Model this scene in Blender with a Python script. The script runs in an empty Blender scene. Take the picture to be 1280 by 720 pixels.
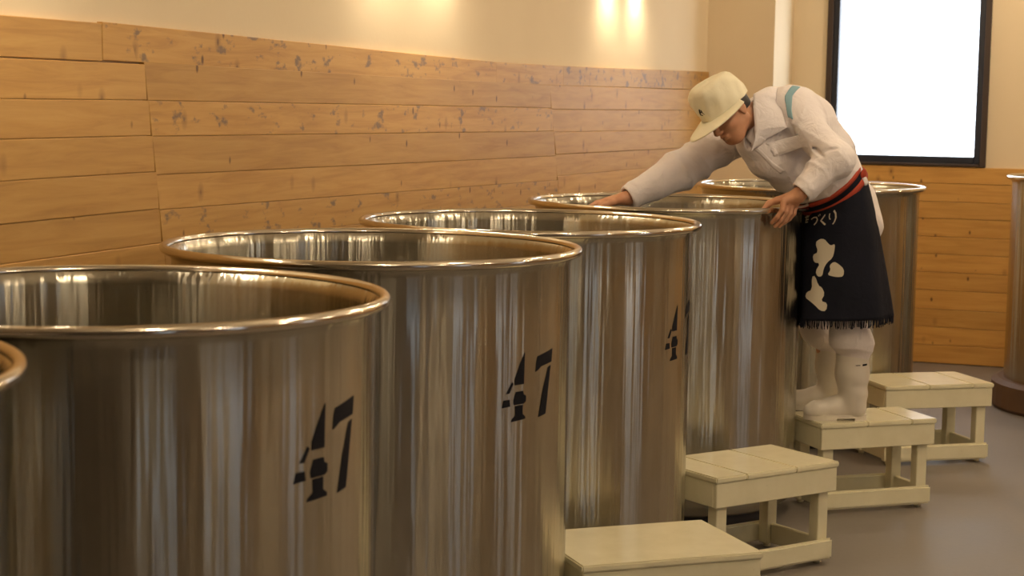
import bpy, bmesh, math, random
import numpy as np
from mathutils import Vector, Matrix

# ------------------------------------------------------------------ camera, world, exposure
# World frame: the long plank wall runs along +Y at x = -2.81, the far wall stands at y = 12.11.
scene = bpy.context.scene
COL = scene.collection
YAW = math.radians(20)
cam_d = bpy.data.cameras.new('camera')
cam = bpy.data.objects.new('camera', cam_d)
COL.objects.link(cam)
cam_d.sensor_width = 36.0
cam_d.lens = 2189.0 / 1280.0 * 36.0
cam_d.clip_start = 0.05
cam_d.clip_end = 60
cam.matrix_world = (Matrix.Translation((0, 0, 1.731)) @ Matrix.Rotation(YAW, 4, 'Z')
                    @ Matrix.Rotation(math.pi / 2 - 0.106, 4, 'X') @ Matrix.Rotation(0.0159, 4, 'Z'))
cam_d.dof.use_dof = True
cam_d.dof.focus_distance = 6.2
cam_d.dof.aperture_fstop = 5.6
scene.camera = cam

world = bpy.data.worlds.new('world')
scene.world = world
world.use_nodes = True
world.node_tree.nodes['Background'].inputs[0].default_value = (0.55, 0.68, 0.9, 1)
world.node_tree.nodes['Background'].inputs[1].default_value = 0.6

scene.view_settings.view_transform = 'Standard'
scene.view_settings.look = 'None'
scene.view_settings.exposure = 0.0
scene.view_settings.gamma = 1.0
scene.view_settings.use_curve_mapping = False

LAMP = (1.0, 0.79, 0.54)          # warm lamp colour
SIDE_DAY = (0.62, 0.78, 1.0)
DAY = (0.80, 0.90, 1.0)           # daylight in the panes
SCONCE_W = 300.0
CEIL_W = 225.0
WINDOW_W = 4.5
SIDE_W = 1.6

# ------------------------------------------------------------------ material helpers
def mat(name, color=(0.8, 0.8, 0.8), rough=0.5, metal=0.0, build=None, **kw):
    m = bpy.data.materials.new(name)
    m.use_nodes = True
    nt = m.node_tree
    b = nt.nodes['Principled BSDF']
    b.inputs['Base Color'].default_value = (*color, 1)
    b.inputs['Roughness'].default_value = rough
    b.inputs['Metallic'].default_value = metal
    for k, v in kw.items():
        b.inputs[k.replace('_', ' ')].default_value = v
    if build:
        build(nt, b)
    return m

class N:
    """tiny node-graph helper"""
    def __init__(s, nt):
        s.nt = nt
    def node(s, t, **kw):
        n = s.nt.nodes.new(t)
        for k, v in kw.items():
            if hasattr(n, k):
                setattr(n, k, v)
            else:
                n.inputs[k.replace('_', ' ')].default_value = v
        return n
    def link(s, a, b):
        s.nt.links.new(a, b)
    def math(s, op, a, b=0.5):
        n = s.nt.nodes.new('ShaderNodeMath'); n.operation = op
        for i, v in enumerate((a, b)):
            if isinstance(v, (int, float)): n.inputs[i].default_value = v
            else: s.link(v, n.inputs[i])
        return n.outputs[0]
    def coord(s, out='Object', scale=(1, 1, 1), rnd=False):
        tc = s.nt.nodes.new('ShaderNodeTexCoord')
        v = tc.outputs[out]
        if rnd:
            oi = s.nt.nodes.new('ShaderNodeObjectInfo')
            mu = s.nt.nodes.new('ShaderNodeVectorMath'); mu.operation = 'MULTIPLY_ADD'
            cx = s.nt.nodes.new('ShaderNodeCombineXYZ')
            r = s.math('MULTIPLY', oi.outputs['Random'], 37.0)
            for i in range(3): s.link(r, cx.inputs[i])
            ad = s.nt.nodes.new('ShaderNodeVectorMath'); ad.operation = 'ADD'
            s.link(v, ad.inputs[0]); s.link(cx.outputs[0], ad.inputs[1])
            v = ad.outputs[0]
        mp = s.nt.nodes.new('ShaderNodeMapping')
        mp.inputs['Scale'].default_value = scale
        s.link(v, mp.inputs['Vector'])
        return mp.outputs[0]
    def noise(s, vec, scale=5, detail=3, rough=0.5, dist=0.0):
        n = s.nt.nodes.new('ShaderNodeTexNoise')
        n.inputs['Scale'].default_value = scale; n.inputs['Detail'].default_value = detail
        n.inputs['Roughness'].default_value = rough; n.inputs['Distortion'].default_value = dist
        s.link(vec, n.inputs['Vector'])
        return n.outputs[0]
    def ramp(s, fac, stops):
        n = s.nt.nodes.new('ShaderNodeValToRGB')
        e = n.color_ramp.elements
        while len(e) < len(stops): e.new(0.5)
        for el, (p, c) in zip(e, stops):
            el.position = p
            el.color = (*c, 1) if len(c) == 3 else c
        s.link(fac, n.inputs[0])
        return n.outputs[0]
    def mix(s, fac, a, b, mode='MIX'):
        n = s.nt.nodes.new('ShaderNodeMix'); n.data_type = 'RGBA'; n.blend_type = mode
        for i, v in ((0, fac), (6, a), (7, b)):
            if isinstance(v, (int, float)): n.inputs[i].default_value = v
            elif isinstance(v, tuple): n.inputs[i].default_value = (*v, 1)
            else: s.link(v, n.inputs[i])
        return n.outputs[2]
    def bump(s, h, strength=0.3, dist=0.01, normal=None):
        n = s.nt.nodes.new('ShaderNodeBump')
        n.inputs['Strength'].default_value = strength; n.inputs['Distance'].default_value = dist
        s.link(h, n.inputs['Height'])
        if normal is not None: s.link(normal, n.inputs['Normal'])
        return n.outputs[0]

def m_steel(nt, b):
    n = N(nt)
    # circumferential brushing: fine horizontal scratches, slow vertical waviness of the sheet
    wav = n.noise(n.coord(scale=(1, 1, 0.035), rnd=True), 12.0, 3.0, 0.55)
    dent = n.noise(n.coord(scale=(1, 1, 0.5), rnd=True), 7.0, 2.0, 0.55)
    brush = n.noise(n.coord(scale=(1, 1, 40), rnd=True), 6.0, 3.0, 0.6)
    b1 = n.bump(wav, 0.50, 0.015)
    fine = n.noise(n.coord(scale=(1, 1, 0.02), rnd=True), 38.0, 2.0, 0.5)
    b2 = n.bump(fine, 0.30, 0.0035, n.bump(dent, 0.16, 0.008, b1))
    n.link(b2, b.inputs['Normal'])
    sm = n.noise(n.coord(scale=(1, 1, 0.4), rnd=True), 4.0, 4.0, 0.6)
    col = n.ramp(sm, [(0.25, (0.37, 0.35, 0.285)), (0.75, (0.57, 0.54, 0.455))])
    scr = n.ramp(n.noise(n.coord(scale=(2, 2, 30), rnd=True), 9.0, 2.0), [(0.70, (0, 0, 0)), (0.78, (1, 1, 1))])
    n.link(n.mix(n.math('MULTIPLY', scr, 0.10), col, (0.80, 0.78, 0.72)), b.inputs['Base Color'])
    r = n.math('ADD', n.math('MULTIPLY', brush, 0.04), 0.205)
    n.link(r, b.inputs['Roughness'])
    tg = nt.nodes.new('ShaderNodeTangent'); tg.direction_type = 'RADIAL'; tg.axis = 'Z'
    n.link(tg.outputs[0], b.inputs['Tangent'])
    b.inputs['Anisotropic'].default_value = 1.0
    b.inputs['Anisotropic Rotation'].default_value = 0.25

def m_rim(nt, b):
    n = N(nt)
    n.link(n.bump(n.noise(n.coord(rnd=True), 14, 2), 0.12, 0.01), b.inputs['Normal'])

def m_wood(stain=0.0, tint=(1, 1, 1), axis=1):
    def f(nt, b):
        n = N(nt)
        sc = [1, 1, 1]; sc[axis] = 0.07
        g = n.noise(n.coord(scale=tuple(sc), rnd=True), 34, 5, 0.62, 0.6)
        big = n.noise(n.coord(scale=tuple([0.6 if i == axis else 1.5 for i in range(3)]), rnd=True), 3.0, 2)
        c = lambda r, g_, b_: (r * tint[0], g_ * tint[1], b_ * tint[2])
        base = n.ramp(g, [(0.28, c(0.40, 0.195, 0.048)), (0.5, c(0.54, 0.295, 0.080)), (0.75, c(0.63, 0.375, 0.118))])
        base = n.mix(n.math('MULTIPLY', big, 0.55), base, c(0.62, 0.385, 0.135))
        oi = nt.nodes.new('ShaderNodeObjectInfo')
        val = n.math('ADD', n.math('MULTIPLY', oi.outputs['Random'], 0.18), 0.90)
        hs = nt.nodes.new('ShaderNodeHueSaturation')
        n.link(base, hs.inputs['Color']); n.link(val, hs.inputs['Value'])
        col = hs.outputs[0]
        # knots: sparse voronoi cells stretched across the grain
        ks = [0.0, 0.0, 0.62]; ks[axis] = 1.0
        vo = nt.nodes.new('ShaderNodeTexVoronoi'); vo.inputs['Scale'].default_value = 8.5
        vo.inputs['Randomness'].default_value = 1.0
        n.link(n.coord(scale=tuple(ks), rnd=True), vo.inputs['Vector'])
        sep = nt.nodes.new('ShaderNodeSeparateColor'); n.link(vo.outputs['Color'], sep.inputs[0])
        pick = n.math('GREATER_THAN', sep.outputs[0], 0.55)
        spot = n.ramp(vo.outputs['Distance'], [(0.04, (1, 1, 1)), (0.08, (0.45, 0.45, 0.45)), (0.20, (0, 0, 0))])
        k = n.math('MULTIPLY', n.math('MULTIPLY', spot, pick), 0.85)
        col = n.mix(k, col, c(0.16, 0.075, 0.03))
        v2 = nt.nodes.new('ShaderNodeTexVoronoi'); v2.inputs['Scale'].default_value = 14.0
        ks2 = [0.0, 0.0, 0.55]; ks2[axis] = 1.0
        n.link(n.coord(scale=tuple(ks2), rnd=True), v2.inputs['Vector'])
        s2 = nt.nodes.new('ShaderNodeSeparateColor'); n.link(v2.outputs['Color'], s2.inputs[0])
        sp2 = n.ramp(v2.outputs['Distance'], [(0.07, (1, 1, 1)), (0.14, (0, 0, 0))])
        k2 = n.math('MULTIPLY', n.math('MULTIPLY', sp2, n.math('GREATER_THAN', s2.outputs[1], 0.60)), 0.9)
        col = n.mix(k2, col, c(0.13, 0.06, 0.025))
        if stain:
            st = n.ramp(n.noise(n.coord(scale=(1, 0.55, 1), rnd=True), 22, 3, 0.6), [(0.585, (0, 0, 0)), (0.68, (1, 1, 1))])
            col = n.mix(n.math('MULTIPLY', st, stain), col, (0.16, 0.12, 0.10))
        n.link(col, b.inputs['Base Color'])
        n.link(n.bump(g, 0.18, 0.004), b.inputs['Normal'])
        b.inputs['Roughness'].default_value = 0.50
        b.inputs['Specular IOR Level'].default_value = 0.35
    return f

def m_plaster(nt, b):
    n = N(nt)
    a = n.noise(n.coord(scale=(1, 1, 1)), 1.2, 3)
    n.link(n.ramp(a, [(0.3, (0.77, 0.635, 0.43)), (0.7, (0.82, 0.69, 0.48))]), b.inputs['Base Color'])
    n.link(n.bump(n.noise(n.coord(), 60, 3), 0.12, 0.004), b.inputs['Normal'])

def m_floor(nt, b):
    n = N(nt)
    a = n.noise(n.coord(), 1.6, 5, 0.6)
    c = n.noise(n.coord(), 40, 4, 0.6)
    col = n.ramp(a, [(0.3, (0.150, 0.132, 0.115)), (0.7, (0.225, 0.200, 0.178))])
    col = n.mix(n.math('MULTIPLY', c, 0.35), col, (0.27, 0.24, 0.215))
    n.link(col, b.inputs['Base Color'])
    n.link(n.ramp(a, [(0.3, (0.42, 0.42, 0.42)), (0.7, (0.60, 0.60, 0.60))]), b.inputs['Roughness'])
    n.link(n.bump(c, 0.08, 0.003), b.inputs['Normal'])

def m_paint(nt, b):
    n = N(nt)
    a = n.noise(n.coord(rnd=True), 9, 4, 0.6)
    col = n.ramp(a, [(0.3, (0.80, 0.745, 0.51)), (0.7, (0.87, 0.82, 0.59))])
    sc = n.ramp(n.noise(n.coord(scale=(1, 1, 1), rnd=True), 45, 3, 0.7), [(0.70, (0, 0, 0)), (0.76, (1, 1, 1))])
    n.link(n.mix(n.math('MULTIPLY', sc, 0.35), col, (0.42, 0.34, 0.20)), b.inputs['Base Color'])
    n.link(n.bump(a, 0.05, 0.003), b.inputs['Normal'])

def m_cloth(c0, c1, bs=0.25, scale=16, sheen=0.15):
    def f(nt, b):
        n = N(nt)
        a = n.noise(n.coord(), 5, 3)
        n.link(n.ramp(a, [(0.3, c0), (0.7, c1)]), b.inputs['Base Color'])
        w = n.noise(n.coord(), scale, 3, 0.55, 0.8)
        b1 = n.bump(w, bs, 0.02)
        n.link(n.bump(n.noise(n.coord(), 420, 2), 0.12, 0.002, b1), b.inputs['Normal'])
        b.inputs['Sheen Weight'].default_value = sheen
        b.inputs['Specular IOR Level'].default_value = 0.25
    return f

def m_skin(nt, b):
    n = N(nt)
    a = n.noise(n.coord(), 22, 4)
    n.link(n.ramp(a, [(0.3, (0.50, 0.235, 0.125)), (0.7, (0.60, 0.31, 0.18))]), b.inputs['Base Color'])
    b.inputs['Subsurface Weight'].default_value = 0.08
    b.inputs['Subsurface Radius'].default_value = (0.01, 0.004, 0.002)
    n.link(n.bump(n.noise(n.coord(), 160, 3), 0.12, 0.002), b.inputs['Normal'])

def emis(name, color, strength):
    m = bpy.data.materials.new(name)
    m.use_nodes = True
    b = m.node_tree.nodes['Principled BSDF']
    b.inputs['Base Color'].default_value = (0.8, 0.8, 0.8, 1)
    b.inputs['Emission Color'].default_value = (*color, 1)
    b.inputs['Emission Strength'].default_value = strength
    return m

M = {
    'steel': mat('brushed_steel', (0.6, 0.57, 0.52), 0.25, 1.0, m_steel),
    'rim': mat('polished_steel', (0.66, 0.60, 0.50), 0.14, 1.0, m_rim),
    'black': mat('stencil_black', (0.008, 0.008, 0.012), 0.7, Specular_IOR_Level=0.15),
    'base': mat('dark_base', (0.035, 0.032, 0.035), 0.6),
    'plank': mat('pine_plank', build=m_wood()),
    'plank_top': mat('stained_pine_plank', build=m_wood(0.75)),
    'plank_far': mat('far_pine_plank', build=m_wood(0, (1.06, 1.0, 0.85), 0)),
    'plaster': mat('cream_plaster', (0.75, 0.65, 0.47), 0.85, build=m_plaster),
    'ceiling': mat('ceiling_white', (0.66, 0.60, 0.50), 0.9),
    'plaster_shaded': mat('shade_brown_plaster', (0.30, 0.23, 0.16), 0.9),  # shade put into the colour: unseen walls darkened for the steel's reflections
    'backing': mat('dark_gap', (0.06, 0.035, 0.015), 0.9),
    'floor': mat('sealed_concrete', (0.28, 0.24, 0.2), 0.4, build=m_floor),
    'paint': mat('cream_paint', (0.75, 0.68, 0.44), 0.20, build=m_paint),
    'frame_wood': mat('brown_window_wood', (0.045, 0.026, 0.017), 0.5),
    'frame_dark': mat('dark_aluminium', (0.012, 0.016, 0.03), 0.4),
    'pane': emis('bright_frosted_pane', DAY, WINDOW_W),
    'pane_side': emis('frosted_pane_dim', SIDE_DAY, SIDE_W),
    'brass': mat('lamp_metal', (0.30, 0.24, 0.16), 0.35, 1.0),
    'bulb': emis('lamp_bulb', (1.0, 0.84, 0.62), SCONCE_W),
    'disc': emis('lamp_disc', LAMP, CEIL_W),
    'jacket': mat('white_cotton', rough=0.85, build=m_cloth((0.80, 0.75, 0.765), (0.86, 0.815, 0.83), 0.5)),
    'stripe': mat('blue_stripe', (0.25, 0.42, 0.50), 0.85),
    'trousers': mat('white_trousers', rough=0.85, build=m_cloth((0.77, 0.70, 0.67), (0.84, 0.77, 0.74))),
    'cap': mat('cream_cap', rough=0.8, build=m_cloth((0.78, 0.73, 0.54), (0.84, 0.79, 0.60), 0.15, 22)),
    'navy': mat('navy_canvas', rough=0.8, build=m_cloth((0.004, 0.005, 0.011), (0.008, 0.009, 0.019), 0.2, 14, 0.0)),
    'print': mat('apron_print', (0.62, 0.55, 0.42), 0.85),
    'red': mat('red_cord', (0.40, 0.050, 0.022), 0.8),
    'boot': mat('white_rubber', (0.74, 0.68, 0.58), 0.35),
    'skin': mat('skin', rough=0.5, build=m_skin),
    'hair': mat('black_hair', (0.018, 0.013, 0.011), 0.6),
    'eye': mat('eye', (0.05, 0.035, 0.03), 0.2),
    'undershirt': mat('dark_undershirt', (0.05, 0.032, 0.028), 0.9),
    'wood_base': mat('brown_block', (0.13, 0.07, 0.035), 0.6),
}

# ------------------------------------------------------------------ object helpers
def link(name, me, material=None, parent=None, loc=None, rz=0.0):
    o = bpy.data.objects.new(name, me)
    COL.objects.link(o)
    if material is not None and me is not None and len(me.materials) == 0:
        me.materials.append(material)
    if parent: o.parent = parent
    if loc is not None: o.location = loc
    if rz: o.rotation_euler = (0, 0, rz)
    return o

def empty(name, loc, rz=0.0):
    o = bpy.data.objects.new(name, None)
    COL.objects.link(o)
    o.empty_display_size = 0.1
    o.location = loc
    o.rotation_euler = (0, 0, rz)
    return o

def tag(o, label=None, cat=None, group=None, kind=None):
    if label: o['label'] = label
    if cat: o['category'] = cat
    if group: o['group'] = group
    if kind: o['kind'] = kind
    return o

def mesh(name, verts, faces, smooth=False):
    me = bpy.data.meshes.new(name)
    me.from_pydata([tuple(v) for v in verts], [], [tuple(f) for f in faces])
    me.update()
    if smooth:
        me.polygons.foreach_set('use_smooth', [True] * len(me.polygons))
    return me

def box_mesh(name, lo, hi, bev=0.0, seg=1):
    bm = bmesh.new()
    bmesh.ops.create_cube(bm, size=1)
    for v in bm.verts:
        v.co = Vector([lo[i] + (v.co[i] + 0.5) * (hi[i] - lo[i]) for i in range(3)])
    if bev:
        bmesh.ops.bevel(bm, geom=bm.edges[:] + bm.verts[:], offset=bev, segments=seg, affect='EDGES')
    me = bpy.data.meshes.new(name)
    bm.to_mesh(me); bm.free()
    return me

def box(name, lo, hi, material, parent=None, bev=0.0, seg=1, loc=None, rz=0):
    return link(name, box_mesh(name, lo, hi, bev, seg), material, parent, loc, rz)

def lathe_mesh(name, prof, seg=96, smooth=True, closed=False):
    vs, fs = [], []
    n = len(prof)
    for i in range(seg):
        a = 2 * math.pi * i / seg
        for r, z in prof:
            vs.append((r * math.cos(a), r * math.sin(a), z))
    for i in range(seg):
        j = (i + 1) % seg
        for k in range(n if closed else n - 1):
            l = (k + 1) % n
            fs.append((i * n + k, j * n + k, j * n + l, i * n + l))
    me = mesh(name, vs, fs, smooth)
    bm = bmesh.new(); bm.from_mesh(me)
    bmesh.ops.remove_doubles(bm, verts=bm.verts[:], dist=1e-6)
    bmesh.ops.dissolve_degenerate(bm, edges=bm.edges[:], dist=1e-7)
    bmesh.ops.recalc_face_normals(bm, faces=bm.faces[:])
    for f in bm.faces: f.smooth = smooth
    bm.to_mesh(me); bm.free()
    return me

def sphere_mesh(name, r, seg=20, rings=12, sc=(1, 1, 1)):
    prof = [(max(r * math.sin(math.pi * i / rings), 0.0), -r * math.cos(math.pi * i / rings)) for i in range(rings + 1)]
    me = lathe_mesh(name, prof, seg)
    for v in me.vertices: v.co = Vector([v.co[i] * sc[i] for i in range(3)])
    return me

def patch_mesh(name, polys, fn, cuts=2, thick=None):
    """flat polygons (u,v) triangulated, subdivided and mapped onto a surface by fn(u,v)"""
    bm = bmesh.new()
    for p in polys:
        f = bm.faces.new([bm.verts.new((x, y, 0)) for x, y in p])
    bmesh.ops.triangulate(bm, faces=bm.faces[:])
    for _ in range(cuts):
        bmesh.ops.subdivide_edges(bm, edges=bm.edges[:], cuts=1, use_grid_fill=True)
    bmesh.ops.triangulate(bm, faces=bm.faces[:])
    for v in bm.verts: v.co = Vector(fn(v.co.x, v.co.y))
    me = bpy.data.meshes.new(name)
    bm.to_mesh(me); bm.free()
    me.polygons.foreach_set('use_smooth', [True] * len(me.polygons))
    return me

def stroke(pts, w0, w1=None):
    """a polyline turned into a polygon with width"""
    w1 = w0 if w1 is None else w1
    L, Rr = [], []
    n = len(pts)
    for i in range(n):
        a = pts[max(i - 1, 0)]; b = pts[min(i + 1, n - 1)]
        d = math.hypot(b[0] - a[0], b[1] - a[1]) or 1
        nx, ny = -(b[1] - a[1]) / d, (b[0] - a[0]) / d
        w = (w0 + (w1 - w0) * i / (n - 1)) / 2
        L.append((pts[i][0] + nx * w, pts[i][1] + ny * w)); Rr.append((pts[i][0] - nx * w, pts[i][1] - ny * w))
    return [[L[i], L[i + 1], Rr[i + 1], Rr[i]] for i in range(n - 1)]

# ------------------------------------------------------------------ the room
XL, YF, XR, YB, ZC = -2.81, 12.11, 6.0, -9.0, 3.5
tag(box('floor', (XL - 0.3, YB - 0.2, -0.15), (XR + 0.2, YF + 0.3, 0.0), M['floor']), kind='structure')
tag(box('ceiling', (XL - 0.3, YB - 0.2, ZC), (XR + 0.2, YF + 0.3, ZC + 0.15), M['ceiling']), kind='structure')
wall_left = tag(box('wall_left', (XL - 0.25, YB, 0.0), (XL - 0.018, YF + 0.02, ZC), M['plaster']), kind='structure')
tag(box('wall_back', (XL - 0.25, YB - 0.2, 0.0), (XR, YB, ZC), M['plaster_shaded']), kind='structure')

def multi_box(name, boxes, material, parent=None):
    bm = bmesh.new()
    for lo, hi in boxes:
        g = bmesh.ops.create_cube(bm, size=1)
        for v in g['verts']:
            v.co = Vector([lo[i] + (v.co[i] + 0.5) * (hi[i] - lo[i]) for i in range(3)])
    me = bpy.data.meshes.new(name); bm.to_mesh(me); bm.free()
    return link(name, me, material, parent)

# far wall with the window opening
WX0, WX1, WZ0, WZ1 = -2.138, -1.052, 1.342, 2.80
yf0, yf1 = YF + 0.02, YF + 0.27
wall_far = tag(multi_box('wall_far', [((XL - 0.018, yf0, 0), (WX0, yf1, ZC)), ((WX1, yf0, 0), (XR, yf1, ZC)),
                                      ((WX0, yf0, 0), (WX1, yf1, WZ0)), ((WX0, yf0, WZ1), (WX1, yf1, ZC))], M['plaster']), kind='structure')
tag(box('trim_1', (XL - 0.018, 11.50, 0), (-2.378, yf0, ZC), M['plaster']), kind='structure')['label'] = 'cream plastered corner pier'
# right wall with two windows that shine into the steel
RW = [(1.2, 2.4), (-3.2, -2.0), (6.2, 7.4)]
segs, y = [], YB
for a, b in sorted(RW):
    segs.append(((XR, y, 0), (XR + 0.2, a, ZC)))
    segs.append(((XR, a, 0), (XR + 0.2, b, 0.9))); segs.append(((XR, a, 2.5), (XR + 0.2, b, ZC)))
    y = b
segs.append(((XR, y, 0), (XR + 0.2, yf1, ZC)))
tag(multi_box('wall_right', segs, M['plaster_shaded']), kind='structure')

w1 = tag(empty('window_1', (0.5 * (WX0 + WX1), yf0, WZ0)), kind='structure')
def wpart(name, lo, hi, m, bev=0.004):
    ox, oy, oz = w1.location
    return box(name, (lo[0] - ox, lo[1] - oy, lo[2] - oz), (hi[0] - ox, hi[1] - oy, hi[2] - oz), m, w1, bev)
fo = 0.040
for nm, lo, hi in (('casing', (WX0, YF - 0.012, WZ0), (WX0 + fo, yf0 + 0.12, WZ1)), ('casing', (WX1 - fo, YF - 0.012, WZ0), (WX1, yf0 + 0.12, WZ1)),
                   ('casing', (WX0 + fo, YF - 0.012, WZ0), (WX1 - fo, yf0 + 0.12, WZ0 + 0.022)), ('casing', (WX0 + fo, YF - 0.012, WZ1 - fo), (WX1 - fo, yf0 + 0.12, WZ1))):
    wpart(nm, lo, hi, M['frame_wood'])
fi = 0.040
a0, a1, b0, b1 = WX0 + fo, WX1 - fo, WZ0 + 0.022, WZ1 - fo
for lo, hi in (((a0, YF + 0.0, b0), (a0 + fi, yf0 + 0.11, b1)), ((a1 - fi, YF + 0.0, b0), (a1, yf0 + 0.11, b1)),
               ((a0 + fi, YF + 0.0, b0), (a1 - fi, yf0 + 0.11, b0 + 0.045)), ((a0 + fi, YF + 0.0, b1 - 0.045), (a1 - fi, yf0 + 0.11, b1))):
    wpart('sash', lo, hi, M['frame_dark'])
wpart('pane', (a0 + fi - 0.005, yf0 + 0.07, b0 + 0.04), (a1 - fi + 0.005, yf0 + 0.078, b1 - 0.04), M['pane'], 0)

for i, (a, b) in enumerate(RW):
    w = tag(empty('window_%d' % (i + 2), (XR + 0.1, 0.5 * (a + b), 0.9)), kind='structure')
    hw = 0.5 * (b - a)
    for lo, hi in (((-0.08, -hw, 0), (0.06, -hw + 0.06, 1.6)), ((-0.08, hw - 0.06, 0), (0.06, hw, 1.6)),
                   ((-0.08, -hw + 0.06, 0), (0.06, hw - 0.06, 0.06)), ((-0.08, -hw + 0.06, 1.54), (0.06, hw - 0.06, 1.6))):
        box('sash', lo, hi, M['frame_dark'], w)
    box('pane', (-0.01, -hw + 0.05, 0.05), (0.0, hw - 0.05, 1.55), M['pane_side'], w)

# ------------------------------------------------------------------ plank cladding
rng = random.Random(4)
def wall_board(p0, p1, zl0, zl1, zr0, zr1, slope, material):
    """one plank on the long wall: along p0..p1 (at its mid height), ends cut with a slope"""
    g, bev = 0.0006, 0.0022
    d = 0.018 + rng.uniform(-0.0015, 0.003)
    zc = 0.25 * (zl0 + zl1 + zr0 + zr1); yc = 0.5 * (p0 + p1)
    def e(y, z): return y - slope * (z - zc)
    q = [(e(p0 + g, zl0 + g), zl0 + g), (e(p1 - g, zr0 + g), zr0 + g), (e(p1 - g, zr1 - g), zr1 - g), (e(p0 + g, zl1 - g), zl1 - g)]
    sgn = [(1, 1), (-1, 1), (-1, -1), (1, -1)]
    vs = [(-0.018, y - yc, z - zc) for y, z in q]
    vs += [(-0.018 + d - bev * 0.6, y - yc, z - zc) for y, z in q]
    vs += [(-0.018 + d, y - yc + s[0] * bev * 0.7, z - zc + s[1] * bev) for (y, z), s in zip(q, sgn)]
    fs = [(8, 9, 10, 11)]
    for i in range(4):
        j = (i + 1) % 4
        fs += [(i, j, 4 + j, 4 + i), (4 + i, 4 + j, 8 + j, 8 + i)]
    o = link('plank', mesh('plank', vs, fs), material, wall_left)
    o.location = (XL, yc, zc)
J0, J1, J2 = 0.95, 4.62, 8.366
ZA = [1.824, 1.718, 1.613, 1.505, 1.393, 1.288]
ZB0 = [1.830, 1.717, 1.611, 1.495, 1.389, 1.277]
ZB1 = [1.816, 1.703, 1.588, 1.464, 1.342, 1.232]
ZC0 = [1.817, 1.696, 1.584, 1.472, 1.362, 1.250]
ZC1 = [1.826, 1.693, 1.565, 1.452, 1.345, 1.235]
def extend(l):
    l = l[:]
    while l[-1] > 0.14: l.append(l[-1] - 0.111)
    l[-1] = 0.004
    return l
# top course: its own joints
for (p0, p1, l0, l1, r0, r1) in ((YB, 0.30, 1.822, 1.935, 1.822, 1.935), (0.30, 4.30, 1.822, 1.929, 1.826, 1.934),
                                 (4.30, 7.47, 1.829, 1.938, 1.814, 1.908), (7.47, 8.43, 1.813, 1.908, 1.815, 1.914), (8.43, 11.50, 1.816, 1.914, 1.829, 1.950)):
    wall_board(p0, p1, l0, l1, r0, r1, 0.02, M['plank_top'] if p0 > 1 else M['plank'])
def course(zl, zr, p0f, p1f, slope):
    zl, zr = extend(zl), extend(zr)
    n = min(len(zl), len(zr)); zl[n - 1] = zr[n - 1] = 0.004
    for k in range(n - 1):
        zm = 0.25 * (zl[k] + zl[k + 1] + zr[k] + zr[k + 1])
        st = M['plank_top'] if (slope < 0.3 and p0f(zm) > 4 and k in (1, 4)) else M['plank']
        wall_board(p0f(zm), p1f(zm), zl[k + 1], zl[k], zr[k + 1], zr[k], slope, st)
j1 = lambda z: J1 - 0.19 * (z - 1.27)
j2 = lambda z: J2 - 0.32 * (z - 1.342)
course(ZA, ZA, lambda z: YB, lambda z: J0, 0.0)
course([z - 0.004 for z in ZA], ZA, lambda z: J0, j1, 0.10)
course(ZB0, ZB1, j1, j2, 0.19)
course(ZC0, ZC1, j2, lambda z: 11.50, 0.32)

# wainscot under the window on the far wall
zf = [1.340, 1.228, 1.104, 0.991, 0.867, 0.748, 0.626, 0.504, 0.373, 0.250, 0.128, 0.004]
XFAR = [(-2.378, -1.62), (-1.62, -0.35), (-0.35, 1.6), (1.6, 3.3), (3.3, XR)]
for k in range(len(zf) - 1):
    cuts = [-2.376]
    xx = -2.376 + (0.42 + 0.25 * (k % 2))
    while xx < XR - 0.6:
        cuts.append(xx); xx += 3.1
    cuts.append(XR - 0.002)
    for x0, x1 in zip(cuts[:-1], cuts[1:]):
        xc, zc = 0.5 * (x0 + x1), 0.5 * (zf[k] + zf[k + 1])
        o = box('plank', (x0 + 0.001 - xc, -0.018 - rng.uniform(0, 0.003), zf[k + 1] + 0.001 - zc), (x1 - 0.001 - xc, 0, zf[k] - 0.001 - zc),
                M['plank_far'], wall_far, 0.003)
        o.location = (xc, yf0, zc)

# wainscot on the right wall
wall_right = bpy.data.objects['wall_right']
for k in range(len(zf) - 1):
    zt, zb_ = zf[k], zf[k + 1]
    for y0, y1 in ((YB, -3.2), (-2.0, 1.2), (2.4, 6.2), (7.4, yf0 - 0.022)) if zt > 0.9 else ((YB, -4.0), (-4.0, 0.6), (0.6, 5.0), (5.0, 9.4), (9.4, yf0 - 0.022)):
        if zt > 0.9 > zb_: zb_ = 0.867
        yc, zc = 0.5 * (y0 + y1), 0.5 * (zt + zb_)
        o = box('plank', (-0.018, y0 + 0.001 - yc, zb_ + 0.001 - zc), (0, y1 - 0.001 - yc, zt - 0.001 - zc), M['plank'], wall_right, 0.002)
        o.location = (XR, yc, zc)

# ------------------------------------------------------------------ lamps
def sconce(y, label):
    z = 2.45
    r = tag(empty('wall_lamp', (XL - 0.018, y, z)), label, 'lamp', 'twin wall lamps above the planks')
    box('backplate', (0, -0.05, 0.02), (0.018, 0.05, 0.20), M['brass'], r, 0.004)
    box('arm', (0.018, -0.012, 0.10), (0.13, 0.012, 0.124), M['brass'], r, 0.003)
    box('crossbar', (0.118, -0.31, 0.10), (0.142, 0.31, 0.124), M['brass'], r, 0.003)
    for s in (-1, 1):
        sh = link('lamp_shade', lathe_mesh('lamp_shade', [(0.012, 0.10), (0.03, 0.095), (0.052, 0.02), (0.055, -0.045), (0.053, -0.045), (0.050, 0.02), (0.028, 0.09), (0.012, 0.095)], 24), M['brass'], r, (0.13, s * 0.27, 0))
        link('bulb', sphere_mesh('bulb', 0.033, 16, 10), M['bulb'], sh, (0, 0, -0.005))
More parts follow.
